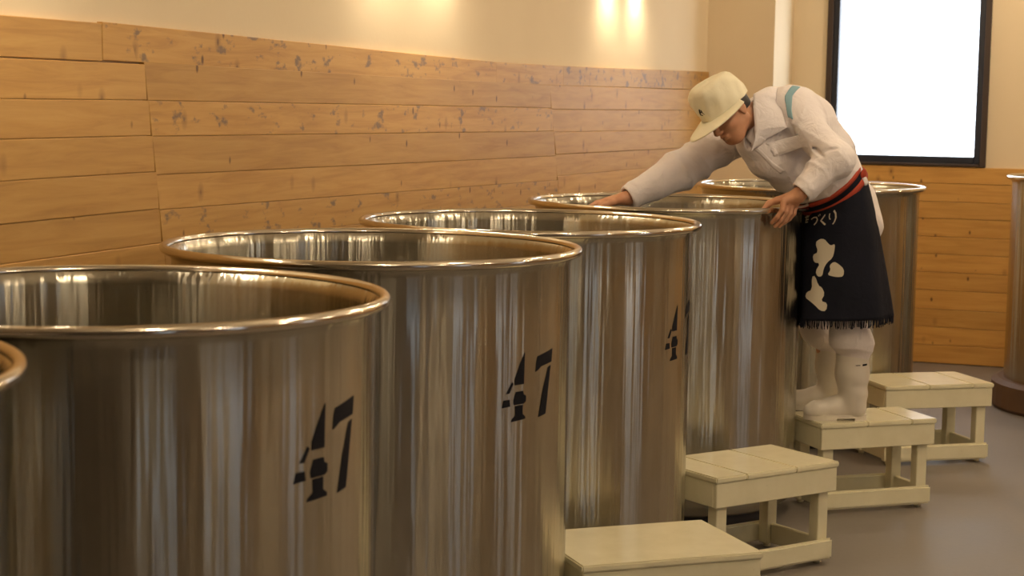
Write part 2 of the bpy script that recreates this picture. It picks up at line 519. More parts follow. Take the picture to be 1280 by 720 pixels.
for i, y in enumerate((0.57, 3.54, 6.51, 9.48)):
    sconce(y, ['twin-shade wall lamp above the planks, nearest the back wall', 'twin-shade wall lamp above the planks over the second tank',
               'twin-shade wall lamp above the planks over the third and fourth tanks', 'twin-shade wall lamp above the planks next to the corner pier'][i])

def ceiling_lamp(x, y, label):
    r = tag(empty('ceiling_lamp', (x, y, ZC)), label, 'lamp', 'round ceiling lamps')
    link('mounting_plate', lathe_mesh('mounting_plate', [(0, 0), (0.06, 0), (0.06, -0.02), (0, -0.02)], 24), M['brass'], r)
    link('stem', lathe_mesh('stem', [(0, -0.02), (0.010, -0.02), (0.010, -0.30), (0, -0.30)], 12), M['brass'], r)
    link('lamp_cap', lathe_mesh('lamp_cap', [(0, -0.30), (0.03, -0.30), (0.042, -0.325), (0.042, -0.345), (0, -0.345)], 24), M['brass'], r)
    link('globe', sphere_mesh('globe', 0.065, 24, 14), M['disc'], r, (0, 0, -0.405))
for i, x in enumerate((-0.55, 2.3)):
    for j, y in enumerate((2.0, 4.2, 6.4, 8.6, 10.8)):
        ceiling_lamp(x, y, 'round globe pendant %s, %s from the window wall' % (['hanging over the step stools', 'hanging over the open aisle'][i],
                     ['fifth', 'fourth', 'third', 'second', 'first'][j]))

# ------------------------------------------------------------------ steel tanks
TH, TR, BR, RT = 1.324, 0.60, 0.566, 0.0125
body_prof = [(0, 0.075), (0.30, 0.072), (0.47, 0.062), (0.535, 0.066), (0.560, 0.085), (BR, 0.12)]
body_prof += [(BR, 0.12 + (TH - 0.045 - 0.12) * k / 10) for k in range(1, 11)]
body_prof += [(BR + 0.004, TH - 0.034), (BR + 0.012, TH - 0.022), (TR - RT - 0.004, TH - 0.015), (TR - RT - 0.004, TH - 0.010),
              (BR + 0.008, TH - 0.016), (BR - 0.001, TH - 0.030), (BR - 0.004, TH - 0.045)]
body_prof += [(BR - 0.004, 0.12 + (TH - 0.045 - 0.12) * k / 10) for k in range(9, -1, -1)]
body_prof += [(0.54, 0.09), (0.30, 0.082), (0, 0.08)]
ME_BODY = lathe_mesh('body', body_prof, 160)
ME_RIM = lathe_mesh('rim', [(TR - RT + RT * math.cos(a), TH - RT + RT * math.sin(a)) for a in [2 * math.pi * k / 14 for k in range(14)]], 160, True, True)
ME_BASE = lathe_mesh('base_ring', [(0.40, 0), (0.50, 0), (0.50, 0.07), (0.40, 0.07)], 64, True, True)
FOUR = [[(.92, 1.0), (.90, .53), (.50, .53), (.50, .62), (.70, .82)],
        [(.16, .42), (.30, .42), (.45, .56), (.38, .58)],
        [(0, .22), (.07, .33), (.30, .33), (.33, .23)],
        [(.46, .31), (.55, .43), (.87, .43), (.90, .375), (1.0, .355), (1.0, .27), (.90, .24), (.48, .24)],
        [(.53, .225), (.86, .225), (.86, .09), (.98, .05), (.98, .01), (.37, 0), (.40, .035), (.54, .085)]]
SEVEN = [[(.12, .93), (1, 1), (.95, .80), (.32, .765), (.14, .72), (.02, .70), (.06, .85)],
         [(.72, .725), (.90, .75), (.62, .025), (.22, 0), (.44, .40)]]
def tank(x, y, label, numbers=None):
    r = tag(empty('steel_tank', (x, y, 0)), label, 'tank', 'open stainless steel tanks')
    link('base_ring', ME_BASE, M['base'], r)
    link('body', ME_BODY, M['steel'], r)
    link('rim', ME_RIM, M['rim'], r)
    if numbers:
        for nm, poly, (t0, t1, z0, z1) in (('stencilled_four', FOUR, numbers[0]), ('stencilled_seven', SEVEN, numbers[1])):
            def fn(u, v):
                t = math.radians(t0 + (t1 - t0) * u); rr = BR + 0.0008
                return (rr * math.cos(t), rr * math.sin(t), z0 + (z1 - z0) * v)
            o = link(nm, patch_mesh(nm, poly, fn, 2), M['black'], r)
            o['label'] = 'black stencilled numeral ' + ('4' if poly is FOUR else '7')
tank(-2.114, 1.926, 'unmarked open steel tank at the end of the row, beside the first tank marked 47')
tank(-2.049, 3.132, 'open steel tank stencilled 47 between the unmarked end tank and another tank marked 47', ((-18.7, -8.4, .955, 1.143), (-6.8, 2.4, .955, 1.140)))
tank(-2.082, 4.552, 'open steel tank stencilled 47 standing between two other tanks marked 47', ((-28.2, -18.8, .884, 1.068), (-14.8, -5.2, .882, 1.062)))
tank(-2.043, 5.788, 'open steel tank with 47 turned away, beside the tank the man leans over', ((-16.4, -7.2, .872, 1.060), (0.5, 9.5, .872, 1.060)))
tank(-1.936, 7.255, 'open steel tank that the man in white leans over and reaches into')
tank(-1.697, 9.247, 'open steel tank behind the man in the navy apron, nearest the window')
rt_ = empty('steel_tank', (-0.203, 10.674, 0))
tag(rt_, 'steel tank raised on a brown block, standing apart by the far plank wainscot', 'tank', 'open stainless steel tanks')
link('base_block', lathe_mesh('base_block', [(0, 0), (0.62, 0), (0.635, 0.02), (0.635, 0.15), (0.60, 0.17), (0, 0.17)], 48, False), M['wood_base'], rt_)
link('body', ME_BODY, M['steel'], rt_, (0, 0, 0.03))
link('rim', ME_RIM, M['rim'], rt_, (0, 0, 0.03))

# ------------------------------------------------------------------ step stools
def stool(x, y, ang, w, d, h, planks, label):
    r = tag(empty('step_stool', (x, y, 0), math.radians(ang)), label, 'stool', 'cream step stools between the tanks')
    hw, hd = w / 2, d / 2
    cut = [-hw] + [(-hw + w * p) for p in planks] + [hw]
    for a, b in zip(cut[:-1], cut[1:]):
        box('top_plank', (a + 0.0006, -hd, h - 0.022), (b - 0.0006, hd, h), M['paint'], r, 0.0045, 2)
    i, t, za, zb = 0.006, 0.020, h - 0.115, h - 0.0225
    box('apron_board', (-hw + i, -hd + i, za), (hw - i, -hd + i + t, zb), M['paint'], r, 0.003)
    box('apron_board', (-hw + i, hd - i - t, za), (hw - i, hd - i, zb), M['paint'], r, 0.003)
    box('apron_board', (-hw + i, -hd + i + t, za), (-hw + i + t, hd - i - t, zb), M['paint'], r, 0.003)
    box('apron_board', (hw - i - t, -hd + i + t, za), (hw - i, hd - i - t, zb), M['paint'], r, 0.003)
    lx0, ly0, lw = hw - i - t - 0.001, hd - i - t - 0.001, 0.050
    for sx in (-1, 1):
        for sy in (-1, 1):
            x0, x1 = sorted((sx * lx0, sx * (lx0 - lw))); y0, y1 = sorted((sy * ly0, sy * (ly0 - lw)))
            box('leg', (x0, y0, 0.016), (x1, y1, h - 0.023), M['paint'], r, 0.003)
            fx, fy = 0.5 * (x0 + x1), 0.5 * (y0 + y1)
            link('foot', lathe_mesh('foot', [(0, 0), (0.013, 0), (0.016, 0.006), (0.014, 0.018), (0, 0.018)], 14), M['base'] if False else M['paint'], r, (fx, fy, 0))
    rz0, rz1 = 0.018, 0.098
    for sy in (-1, 1):
        y0, y1 = sorted((sy * (ly0 + 0.0005), sy * (ly0 + 0.0205)))
        box('rail', (-hw + 0.012, y0, rz0), (hw - 0.012, y1, rz1), M['paint'], r, 0.009, 2)
    for sx in (-1, 1):
        x0, x1 = sorted((sx * (lx0 - 0.0205 - 0.012), sx * (lx0 - 0.012)))
        box('rail', (x0, -ly0 + lw + 0.0005, rz0), (x1, ly0 - lw - 0.0005, rz1), M['paint'], r, 0.004)
    return r
stool(-1.404, 5.091, 39.6, 0.590, 0.430, 0.395, (), 'cream painted step stool with a smooth one-piece top, no joints showing')
stool(-1.392, 6.436, 54.0, 0.610, 0.385, 0.395, (0.24, 0.64), 'empty cream step stool with a planked top, pushed against the tank the man leans over')
stool(-1.138, 7.616, 39.0, 0.565, 0.310, 0.395, (0.40, 0.78), 'cream step stool the man in white boots stands on')
stool(-1.026, 8.787, 35.2, 0.585, 0.390, 0.395, (0.40, 0.80), 'empty cream step stool behind the man, nearest the far plank wainscot')

# ------------------------------------------------------------------ sculpting by distance fields
class Field:
    """a sampled distance field; shapes are blended in locally and the surface is extracted with surface nets"""
    def __init__(s, lo, hi, h):
        s.lo = np.array(lo, np.float32); s.h = h
        s.n = np.ceil((np.array(hi) - np.array(lo)) / h).astype(int) + 1
        s.F = np.full(tuple(s.n), 0.2, np.float32)
    def region(s, lo, hi):
        a = np.clip(np.floor((np.array(lo) - s.lo) / s.h).astype(int), 0, s.n - 1)
        b = np.clip(np.ceil((np.array(hi) - s.lo) / s.h).astype(int) + 1, 1, s.n)
        sl = tuple(slice(i, j) for i, j in zip(a, b))
        g = np.meshgrid(*[(np.arange(i, j, dtype=np.float32) * s.h + s.lo[k]) for k, (i, j) in enumerate(zip(a, b))], indexing='ij', sparse=True)
        return sl, g
    def put(s, fn, lo, hi, k=0.02, mode='add'):
        m = k + 3 * s.h
        sl, g = s.region(np.array(lo) - m, np.array(hi) + m)
        if any(q.stop <= q.start for q in sl): return
        d = fn(*g)
        F = s.F[sl]
        if mode == 'add':
            hh = np.maximum(k - np.abs(F - d), 0) / k
            s.F[sl] = np.minimum(F, d) - hh * hh * k * 0.25
        else:
            d = -d
            hh = np.maximum(k - np.abs(F - d), 0) / k
            s.F[sl] = np.maximum(F, d) + hh * hh * k * 0.25
    def cone(s, a, b, ra, rb=None, k=0.02, mode='add'):
        rb = ra if rb is None else rb
        a = np.array(a, np.float32); b = np.array(b, np.float32); ab = b - a; L2 = float(ab @ ab) + 1e-12
        def fn(X, Y, Z):
            t = np.clip(((X - a[0]) * ab[0] + (Y - a[1]) * ab[1] + (Z - a[2]) * ab[2]) / L2, 0, 1)
            return np.sqrt((X - a[0] - t * ab[0]) ** 2 + (Y - a[1] - t * ab[1]) ** 2 + (Z - a[2] - t * ab[2]) ** 2) - (ra + t * (rb - ra))
        R = max(ra, rb)
        s.put(fn, np.minimum(a, b) - R, np.maximum(a, b) + R, k, mode)
    def chain(s, pts, rs, k=0.02):
        for p, q, r0, r1 in zip(pts[:-1], pts[1:], rs[:-1], rs[1:]): s.cone(p, q, r0, r1, k)
    def ellipsoid(s, c, r, axes=None, k=0.02, mode='add'):
        c = np.array(c, np.float32); A = np.eye(3) if axes is None else np.array(axes, float)
        def fn(X, Y, Z):
            x, y, z = X - c[0], Y - c[1], Z - c[2]
            q = [(A[i][0] * x + A[i][1] * y + A[i][2] * z) for i in range(3)]
            k0 = np.sqrt(sum((q[i] / r[i]) ** 2 for i in range(3)))
            k1 = np.sqrt(sum((q[i] / r[i] ** 2) ** 2 for i in range(3))) + 1e-9
            return k0 * (k0 - 1) / k1
        R = max(r)
        s.put(fn, c - R, c + R, k, mode)
    def plane(s, p, nrm, lo, hi, k=0.008):
        """cut away everything on the nrm side of the plane through p, inside lo..hi"""
        nrm = np.array(nrm, float); nrm /= np.linalg.norm(nrm)
        s.put(lambda X, Y, Z: -((X - p[0]) * nrm[0] + (Y - p[1]) * nrm[1] + (Z - p[2]) * nrm[2]), lo, hi, k, 'sub')
    def displace(s, fn, lo=None, hi=None):
        sl, g = s.region(s.lo if lo is None else lo, (s.lo + s.n * s.h) if hi is None else hi)
        s.F[sl] += fn(*g)
    def extract(s):
        F = s.F; S = F < 0
        nx, ny, nz = F.shape
        C = [S[i:nx - 1 + i, j:ny - 1 + j, k:nz - 1 + k] for i in (0, 1) for j in (0, 1) for k in (0, 1)]
        any_ = C[0].copy(); all_ = C[0].copy()
        for c in C[1:]:
            any_ |= c; all_ &= c
        act = any_ & ~all_
        I = np.argwhere(act)
        idx = np.full(act.shape, -1, np.int32); idx[act] = np.arange(len(I), dtype=np.int32)
        offs = np.array([(i, j, k) for i in (0, 1) for j in (0, 1) for k in (0, 1)])
        V = np.stack([F[I[:, 0] + o[0], I[:, 1] + o[1], I[:, 2] + o[2]] for o in offs], 1)
        acc = np.zeros((len(I), 3)); cnt = np.zeros(len(I))
        for a in range(8):
            for b in range(a + 1, 8):
                if np.abs(offs[a] - offs[b]).sum() != 1: continue
                m = (V[:, a] < 0) != (V[:, b] < 0)
                t = V[m, a] / (V[m, a] - V[m, b])
                acc[m] += offs[a] + t[:, None] * (offs[b] - offs[a]); cnt[m] += 1
        P = s.lo + s.h * (I + acc / cnt[:, None])
        Q = []
        for ax in range(3):
            sa = [slice(None)] * 3; sb = [slice(None)] * 3
            sa[ax] = slice(0, -1); sb[ax] = slice(1, None)
            e = S[tuple(sa)] != S[tuple(sb)]
            E = np.argwhere(e)
            o1, o2 = [(1, 2), (2, 0), (0, 1)][ax]
            E = E[(E[:, o1] > 0) & (E[:, o2] > 0)]
            lim = np.array(act.shape)
            E = E[(E[:, o1] < lim[o1]) & (E[:, o2] < lim[o2])]
            def at(d1, d2):
                G = E.copy(); G[:, o1] += d1; G[:, o2] += d2
                return idx[G[:, 0], G[:, 1], G[:, 2]]
            q = np.stack([at(-1, -1), at(0, -1), at(0, 0), at(-1, 0)], 1)
            flip = ~S[E[:, 0], E[:, 1], E[:, 2]]
            q[flip] = q[flip][:, ::-1]
            Q.append(q)
        return P, np.concatenate(Q)
    def mesh(s, name, origin):
        P, Q = s.extract()
        P = P - np.array(origin)
        me = bpy.data.meshes.new(name)
        me.vertices.add(len(P)); me.vertices.foreach_set('co', P.astype(np.float32).ravel())
        me.loops.add(Q.size); me.loops.foreach_set('vertex_index', Q.astype(np.int32).ravel())
        me.polygons.add(len(Q)); me.polygons.foreach_set('loop_start', np.arange(0, Q.size, 4, dtype=np.int32))
        me.polygons.foreach_set('use_smooth', np.ones(len(Q), bool))
        me.update(); me.validate()
        return me

# ------------------------------------------------------------------ the man
# modelled in a frame turned by YAW about the camera foot: x right, y away, z up
ST = 0.395
BASE = np.array((1.40, 7.55, ST))
cy_, sy_ = math.cos(YAW), math.sin(YAW)
person = empty('person', (cy_ * BASE[0] - sy_ * BASE[1], sy_ * BASE[0] + cy_ * BASE[1], ST), YAW)
tag(person, 'man in white jacket, cream cap and navy apron leaning over a tank', 'person')
TK = np.array((0.6616, 7.4794))            # axis of the tank he leans over, same frame
def nv(v):
    v = np.array(v, float); return v / np.linalg.norm(v)
def A3(*p): return np.array(p, float)
def onrim(th, r, z):
    t = math.radians(th); return A3(TK[0] + r * math.cos(t), TK[1] + r * math.sin(t), z)

# joints
PEL = A3(1.405, 7.52, 1.27); WAI = A3(1.340, 7.465, 1.40); MID = A3(1.245, 7.40, 1.525); CHE = A3(1.15, 7.36, 1.635); SHO = A3(1.06, 7.325, 1.690)
LSH, LEL, LWR = A3(1.165, 7.215, 1.685), A3(1.285, 7.06, 1.520), A3(1.150, 7.030, 1.382)
RSH, REL, RWR = A3(0.93, 7.44, 1.600), A3(0.70, 7.40, 1.452), A3(0.475, 7.31, 1.338)
NECK = A3(1.005, 7.285, 1.690)
HC_ = A3(0.862, 7.15, 1.704)
HF = nv((-0.58, -0.56, -0.585)); HU = nv(A3(-0.56, -0.12, 0.80) - HF * (A3(-0.56, -0.12, 0.80) @ HF)); HL = np.cross(HU, HF)
def hd(f, l, u): return HC_ + HF * f + HL * l + HU * u
LHIP, LKN, LAN = A3(1.450, 7.435, 1.24), A3(1.425, 7.405, 0.86), A3(1.468, 7.43, 0.50)
RHIP, RKN, RAN = A3(1.38, 7.60, 1.25), A3(1.345, 7.66, 0.86), A3(1.425, 7.68, 0.50)
LATP, LATC = nv((0.6, -0.8, 0)), nv((0.69, -0.64, 0.32))

# ---- body: one continuous surface from the feet to the head and finger tips
B = Field((0.26, 6.88, ST + 0.03), (1.66, 7.86, 1.84), 0.0036)
for p, lat, w, r in ((PEL, LATP, .06, .085), (WAI, LATP, .05, .085), (MID, nv(LATP + LATC), .06, .09), (CHE, LATC, .08, .09), (SHO, LATC, .09, .05)):
    B.cone(p - lat * w, p + lat * w, r, r, 0.05)
B.chain([PEL, WAI, MID, CHE, NECK], [.09, .085, .09, .09, .05], 0.05)
for h, kn, an, fx in ((LHIP, LKN, LAN, 7.43), (RHIP, RKN, RAN, 7.68)):
    B.chain([h, kn, an, A3(an[0] + 0.005, fx, ST + 0.07)], [.075, .048, .033, .030], 0.03)
    B.cone((an[0], fx, ST + 0.06), (an[0] - 0.15, fx, ST + 0.05), .028, .020, 0.02)
B.chain([LSH, LEL, LWR], [.046, .036, .026], 0.02); B.chain([RSH, REL, RWR], [.046, .036, .026], 0.02)
B.cone(CHE, LSH, .06, .045, 0.04); B.cone(CHE, RSH, .06, .045, 0.04)
# neck and head
B.chain([NECK + A3(.02, .01, .0), hd(-.035, 0, -.06)], [.058, .053], 0.03)
AX = [HF, HL, HU]
B.ellipsoid(hd(-.012, 0, .035), (.098, .078, .092), AX, 0.02)          # skull
B.ellipsoid(hd(.028, 0, -.035), (.062, .062, .082), AX, 0.03)          # face
B.ellipsoid(hd(.045, 0, -.095), (.036, .036, .026), AX, 0.03)          # chin
for s_ in (-1, 1):
    B.cone(hd(-.01, s_ * .058, -.055), hd(.05, s_ * .02, -.098), .018, .016, 0.025)   # jaw line
    B.ellipsoid(hd(.060, s_ * .036, -.030), (.022, .024, .020), AX, 0.02)            # cheek
    B.ellipsoid(hd(.094, s_ * .030, .006), (.014, .018, .012), AX, 0.012, 'sub')     # eye socket
    B.ellipsoid(hd(.078, s_ * .030, .004), (.013, .015, .011), AX, 0.006)            # lid
    B.cone(hd(.086, s_ * .012, .026), hd(.078, s_ * .046, .024), .009, .007, 0.012)  # brow ridge
    B.ellipsoid(hd(-.012, s_ * .077, -.005), (.020, .007, .033), AX, 0.008)          # ear
    B.ellipsoid(hd(-.008, s_ * .085, -.003), (.010, .005, .018), AX, 0.006, 'sub')
    B.ellipsoid(hd(.100, s_ * .011, -.036), (.010, .009, .008), AX, 0.008)           # nostril wings
B.cone(hd(.088, 0, .012), hd(.112, 0, -.030), .008, .012, 0.014)                      # nose
B.ellipsoid(hd(.088, 0, -.062), (.012, .024, .006), AX, 0.008); B.ellipsoid(hd(.084, 0, -.075), (.012, .021, .007), AX, 0.008)   # lips
# left hand over the rim: back of the hand up, four fingers outside the rim, thumb inside
kn_th = (-47.8, -45.4, -43.0, -40.6); tip_th = (-50.6, -48.6, -46.0, -43.0)
kz = (1.352, 1.350, 1.342, 1.330); ln = (.086, .098, .092, .070); fr = (.0100, .0103, .0098, .0086)
for i in range(4):
    k0 = onrim(kn_th[i], .628, kz[i])
    B.cone(LWR + A3(-.004, 0, -.004), k0, .021, .0125, 0.018)
    d = lambda f: kn_th[i] + (tip_th[i] - kn_th[i]) * f
    p1 = onrim(d(.40), .631, kz[i] - ln[i] * .42); p2 = onrim(d(.75), .616, kz[i] - ln[i] * .75); p3 = onrim(d(1), .594, kz[i] - ln[i] * 1.02)
    B.chain([k0, p1, p2, p3], [fr[i] + .0025, fr[i] + .0003, fr[i] - .0005, fr[i] - .0018], 0.0045)
B.chain([LWR + A3(-.01, .006, .0), onrim(-47.0, .588, 1.352), onrim(-49.5, .566, 1.340), onrim(-52.0, .560, 1.318)], [.021, .0145, .0115, .0092], 0.010)
# right hand stretched out inside the tank, palm down
rd = nv((-1, -.16, -.10)); rl = nv(np.cross(rd, (0, 0, 1)))           # rl: towards the far side
for i, (off, l, zz) in enumerate(((.030, .078, 0), (.010, .088, .002), (-.011, .082, .001), (-.030, .064, -.003))):
    k0 = RWR + rd * (.092 - abs(off) * .3) + rl * off + A3(0, 0, -.004 + zz)
    B.cone(RWR, k0, .020, .0125, 0.018)
    p1 = k0 + rd * l * .45 + A3(0, 0, -.006); p2 = p1 + rd * l * .32 + A3(0, 0, -.014); p3 = p2 + rd * l * .22 + A3(0, 0, -.016)
    B.chain([k0, p1, p2, p3], [.0115, .0100, .0092, .0080], 0.0045)
t0 = RWR + rd * .03 - rl * .02
B.chain([t0, t0 + rd * .045 - rl * .028 + A3(0, 0, -.008), t0 + rd * .078 - rl * .034 + A3(0, 0, -.018), t0 + rd * .098 - rl * .030 + A3(0, 0, -.026)], [.018, .013, .011, .009], 0.010)
link('body', B.mesh('body', BASE), M['skin'], person)
del B
for s_ in (-1, 1):
    e_ = link('eye', sphere_mesh('eye', 0.0105, 14, 10), M['eye'], person, tuple(hd(.0815, s_ * .030, .001) - BASE))
hr = Field(HC_ - .14, HC_ + .14, 0.0035)
hr.ellipsoid(hd(-.014, 0, .034), (.103, .0835, .097), AX, 0.01)
hr.ellipsoid(hd(-.055, 0, -.025), (.050, .066, .055), AX, 0.03)
hr.plane(hd(.035, 0, .02), HF, HC_ - .14, HC_ + .14)
hr.plane(hd(-.02, 0, -.032), -HU, HC_ - .14, HC_ + .14)
for s_ in (-1, 1):
    hr.ellipsoid(hd(.012, s_ * .085, -.030), (.034, .030, .052), AX, 0.006, 'sub')
link('hair', hr.mesh('hair', BASE), M['hair'], person)

# ---- jacket
def fold(X, Y, Z, d, f, ph, warp=0.0):
    q = (X * d[0] + Y * d[1] + Z * d[2]) * f + ph + warp * np.sin(X * 19 + Z * 11 + ph) + warp * np.sin(Y * 17 - Z * 13)
    return 2.0 * np.sqrt(np.abs(np.sin(q * .5)) + .02) - 1.4
J = Field((0.40, 6.92, 1.20), (1.68, 7.74, 1.86), 0.0045)
for p, lat, w, r in ((A3(1.350, 7.475, 1.365), LATP, .055, .112), (A3(1.318, 7.45, 1.435), LATP, .06, .120), (MID, nv(LATP + LATC), .075, .130), (CHE, LATC, .09, .122), (SHO + A3(0, 0, .01), LATC, .115, .082)):
    J.cone(p - lat * w, p + lat * w, r, r, 0.05)
J.chain([WAI, MID, CHE, SHO], [.12, .13, .12, .085], 0.05)
J.cone(SHO, LSH, .08, .074, 0.04); J.cone(SHO, RSH, .08, .074, 0.04); J.cone(CHE, LSH, .10, .07, 0.04); J.cone(CHE, RSH, .10, .07, 0.04)
cuffL = LEL + (LWR - LEL) * 0.92; cuffR = REL + (RWR - REL) * 0.95
J.chain([LSH, LEL, cuffL], [.077, .070, .052], 0.03)
J.chain([RSH, REL, cuffR], [.088, .082, .054], 0.03)
J.ellipsoid(LEL + A3(.01, -.005, -.005), (.078, .070, .070), None, 0.03)
J.ellipsoid(A3(1.13, 7.30, 1.745), (.10, .09, .05), None, 0.05)          # cloth bunched over the upper back
J.ellipsoid(A3(1.00, 7.26, 1.575), (.085, .10, .075), None, 0.05)         # front of the jacket hanging from the chest
J.ellipsoid(A3(1.09, 7.29, 1.560), (.09, .10, .085), None, 0.05)
J.ellipsoid(A3(1.065, 7.28, 1.500), (.095, .10, .080), None, 0.05)
J.ellipsoid(A3(1.165, 7.34, 1.445), (.10, .10, .080), None, 0.05)
J.chain([NECK + A3(.06, .02, .055), NECK + A3(.005, -.055, .050), NECK + A3(-.022, -.082, .0), A3(0.972, 7.19, 1.60)], [.026, .026, .024, .02], 0.02)    # standing collar
# cloth folds
def amp(X, Y, Z, c, r):
    return np.exp(-(((X - c[0]) ** 2 + (Y - c[1]) ** 2 + (Z - c[2]) ** 2) / r ** 2))
J.displace(lambda X, Y, Z: .0085 * fold(X, Y, Z, (1, .3, .9), 62, .3, .8) * amp(X, Y, Z, LEL + A3(-.06, 0, .01), .12)
           + .0090 * fold(X, Y, Z, (.9, .1, -.45), 70, 1.0, .7) * amp(X, Y, Z, A3(1.10, 7.20, 1.68), .10)
           + .0095 * fold(X, Y, Z, (.75, .2, .65), 60, .4, .9) * amp(X, Y, Z, REL + A3(.09, 0, .02), .14)
           + .0075 * fold(X, Y, Z, (-.5, .3, .8), 55, 0., .9) * amp(X, Y, Z, MID + A3(0, -.10, -.04), .16)
           + .0032 * fold(X, Y, Z, (.8, .5, .3), 38, .5, 1.2))
J.cone(LSH + A3(.01, -.06, -.075), LEL + A3(-.055, -.055, .015), .008, .006, 0.014, 'sub')          # crease where the sleeve folds at the elbow
J.cone(LEL + A3(-.075, -.05, .03), LEL + A3(-.005, -.068, .045), .007, .005, 0.012, 'sub')
J.cone(LSH + A3(-.055, -.075, -.01), LSH + A3(-.01, -.07, -.115), .007, .007, 0.014, 'sub')         # arm hole seam
J.cone(CHE + A3(-.02, -.14, .05), CHE + A3(.035, -.135, -.06), .005, .006, 0.012, 'sub')
# openings: neck with its V, cuffs
J.cone(NECK + A3(.005, .0, .015), hd(-.03, 0, -.05), .052, .062, 0.008, 'sub')
J.ellipsoid(hd(-.005, 0, .01), (.112, .092, .14), AX, 0.008, 'sub')
J.cone(NECK + A3(-.04, -.06, -.06), A3(0.955, 7.16, 1.535), .022, .008, 0.008, 'sub')
lo_, hi_ = cuffL - .075, cuffL + .075
dL = nv(LWR - LEL); dR = nv(RWR - REL)
J.plane(cuffL + dL * .012, dL, cuffL + dL * .05 - .055, cuffL + dL * .05 + .055); J.cone(cuffL - dL * .03, cuffL + dL * .08, .038, .044, 0.006, 'sub')
J.plane(cuffR + dR * .012, dR, cuffR + dR * .05 - .055, cuffR + dR * .05 + .055); J.cone(cuffR - dR * .03, cuffR + dR * .08, .038, .044, 0.006, 'sub')
jm = J.mesh('jacket', BASE)
jm.materials.append(M['jacket'])
jacket = link('jacket', jm, None, person)
del J
# dark undershirt seen in the V
U_ = Field((0.86, 7.10, 1.48), (1.12, 7.42, 1.76), 0.004)
U_.cone(NECK + A3(.015, .015, -.04), A3(0.985, 7.215, 1.57), .055, .022, 0.02)
link('undershirt', U_.mesh('undershirt', BASE), M['undershirt'], person)

# ---- trousers
T = Field((1.20, 7.24, ST + 0.16), (1.70, 7.86, 1.48), 0.005)
for p, w, r in ((PEL + A3(.015, 0, -.04), .075, .112), (PEL + A3(.0, 0, .06), .065, .106), (WAI, .055, .098)):
    T.cone(p - LATP * w, p + LATP * w, r, r, 0.05)
for h, kn, an in ((LHIP, LKN, LAN), (RHIP, RKN, RAN)):
    T.chain([h, kn + A3(.0, 0, .06), kn + A3(.012, 0, -.10), an + A3(.0, 0, .225), an + A3(.0, 0, .17), an + A3(.0, 0, .10)], [.098, .084, .080, .080, .062, .050], 0.025)
T.displace(lambda X, Y, Z: .004 * fold(X, Y, Z, (.3, .2, 1), 48, .2, 1.0) * np.exp(-((Z - .74) / .14) ** 2) + .003 * fold(X, Y, Z, (.8, .5, .4), 30, .2, 1.0))
link('trousers', T.mesh('trousers', BASE), M['trousers'], person)

# ---- boots
def boot(an, fy, name='boot'):
    x0 = an[0]
    f = Field((x0 - .28, fy - .10, ST - .004), (x0 + .10, fy + .10, ST + .33), 0.0035)
    f.chain([A3(x0 - .006, fy, ST + .305), A3(x0 - .004, fy, ST + .20), A3(x0 + .002, fy, ST + .11), A3(x0 + .008, fy, ST + .055)], [.071, .067, .056, .045], 0.03)
    f.chain([A3(x0 + .008, fy, ST + .05), A3(x0 - .08, fy, ST + .05), A3(x0 - .15, fy - .006, ST + .040), A3(x0 - .178, fy - .008, ST + .034)], [.046, .043, .038, .030], 0.03)
    f.displace(lambda X, Y, Z: .0012 * np.sin((Z + .35 * X) * 95) * np.exp(-((Z - ST - .12) / .05) ** 2))
    f.plane((x0, fy, ST + .292), (.0, 0, 1), (x0 - .1, fy - .1, ST + .292), (x0 + .1, fy + .1, ST + .33), 0.004)
    f.cone((x0 - .005, fy, ST + .20), (x0 - .006, fy, ST + .34), .050, .066, 0.004, 'sub')
    f.plane((x0, fy, ST + .020), (0, 0, -1), (x0 - .28, fy - .1, ST - .004), (x0 + .1, fy + .1, ST + .020), 0.004)
    o = link(name, f.mesh(name, BASE), M['boot'], person)
    # sole with a raised waist and a heel
    def outline(k):
        t = k / 40 * 2 * math.pi
        c, s = math.cos(t), math.sin(t)
        return (x0 - .072 + .136 * c, fy - .003 + s * (.049 + .004 * c * -1))
    def slab(za, zb, sc=1.0, keep=None):
        ring = [outline(k) for k in range(40)]
        if keep: ring = [q for q in ring if keep(q[0])]
        n = len(ring)
        vs = [(x - BASE[0], y - BASE[1], za - BASE[2]) for x, y in ring] + [(x - BASE[0], y - BASE[1], zb - BASE[2]) for x, y in ring]
        fs = [tuple(range(n))[::-1], tuple(range(n, 2 * n))] + [(i, (i + 1) % n, n + (i + 1) % n, n + i) for i in range(n)]
        return mesh('sole', vs, fs)
    link('sole', slab(ST + .012, ST + .026), M['boot'], o)
    link('heel', slab(ST + .0005, ST + .012, 1, lambda x: x > x0 - .008), M['boot'], o)
    link('tread', slab(ST + .0005, ST + .012, 1, lambda x: x < x0 - .055), M['boot'], o)
    return o
bl = boot(LAN, 7.43)
boot(RAN, 7.68)
zz_ = 0.258
me_ = patch_mesh('boot_mark', stroke([(0, 0), (.022, .002)], .008) + stroke([(-.030, -.001), (-.010, .000)], .003),
                 lambda u, v: (LAN[0] - .004 + .030 + u - BASE[0], 7.43 - math.sqrt(max(.0715 ** 2 - (u + .028) ** 2, 0)) - BASE[1], zz_ - .012 + v), 1)
link('boot_mark', me_, M['black'], bl)

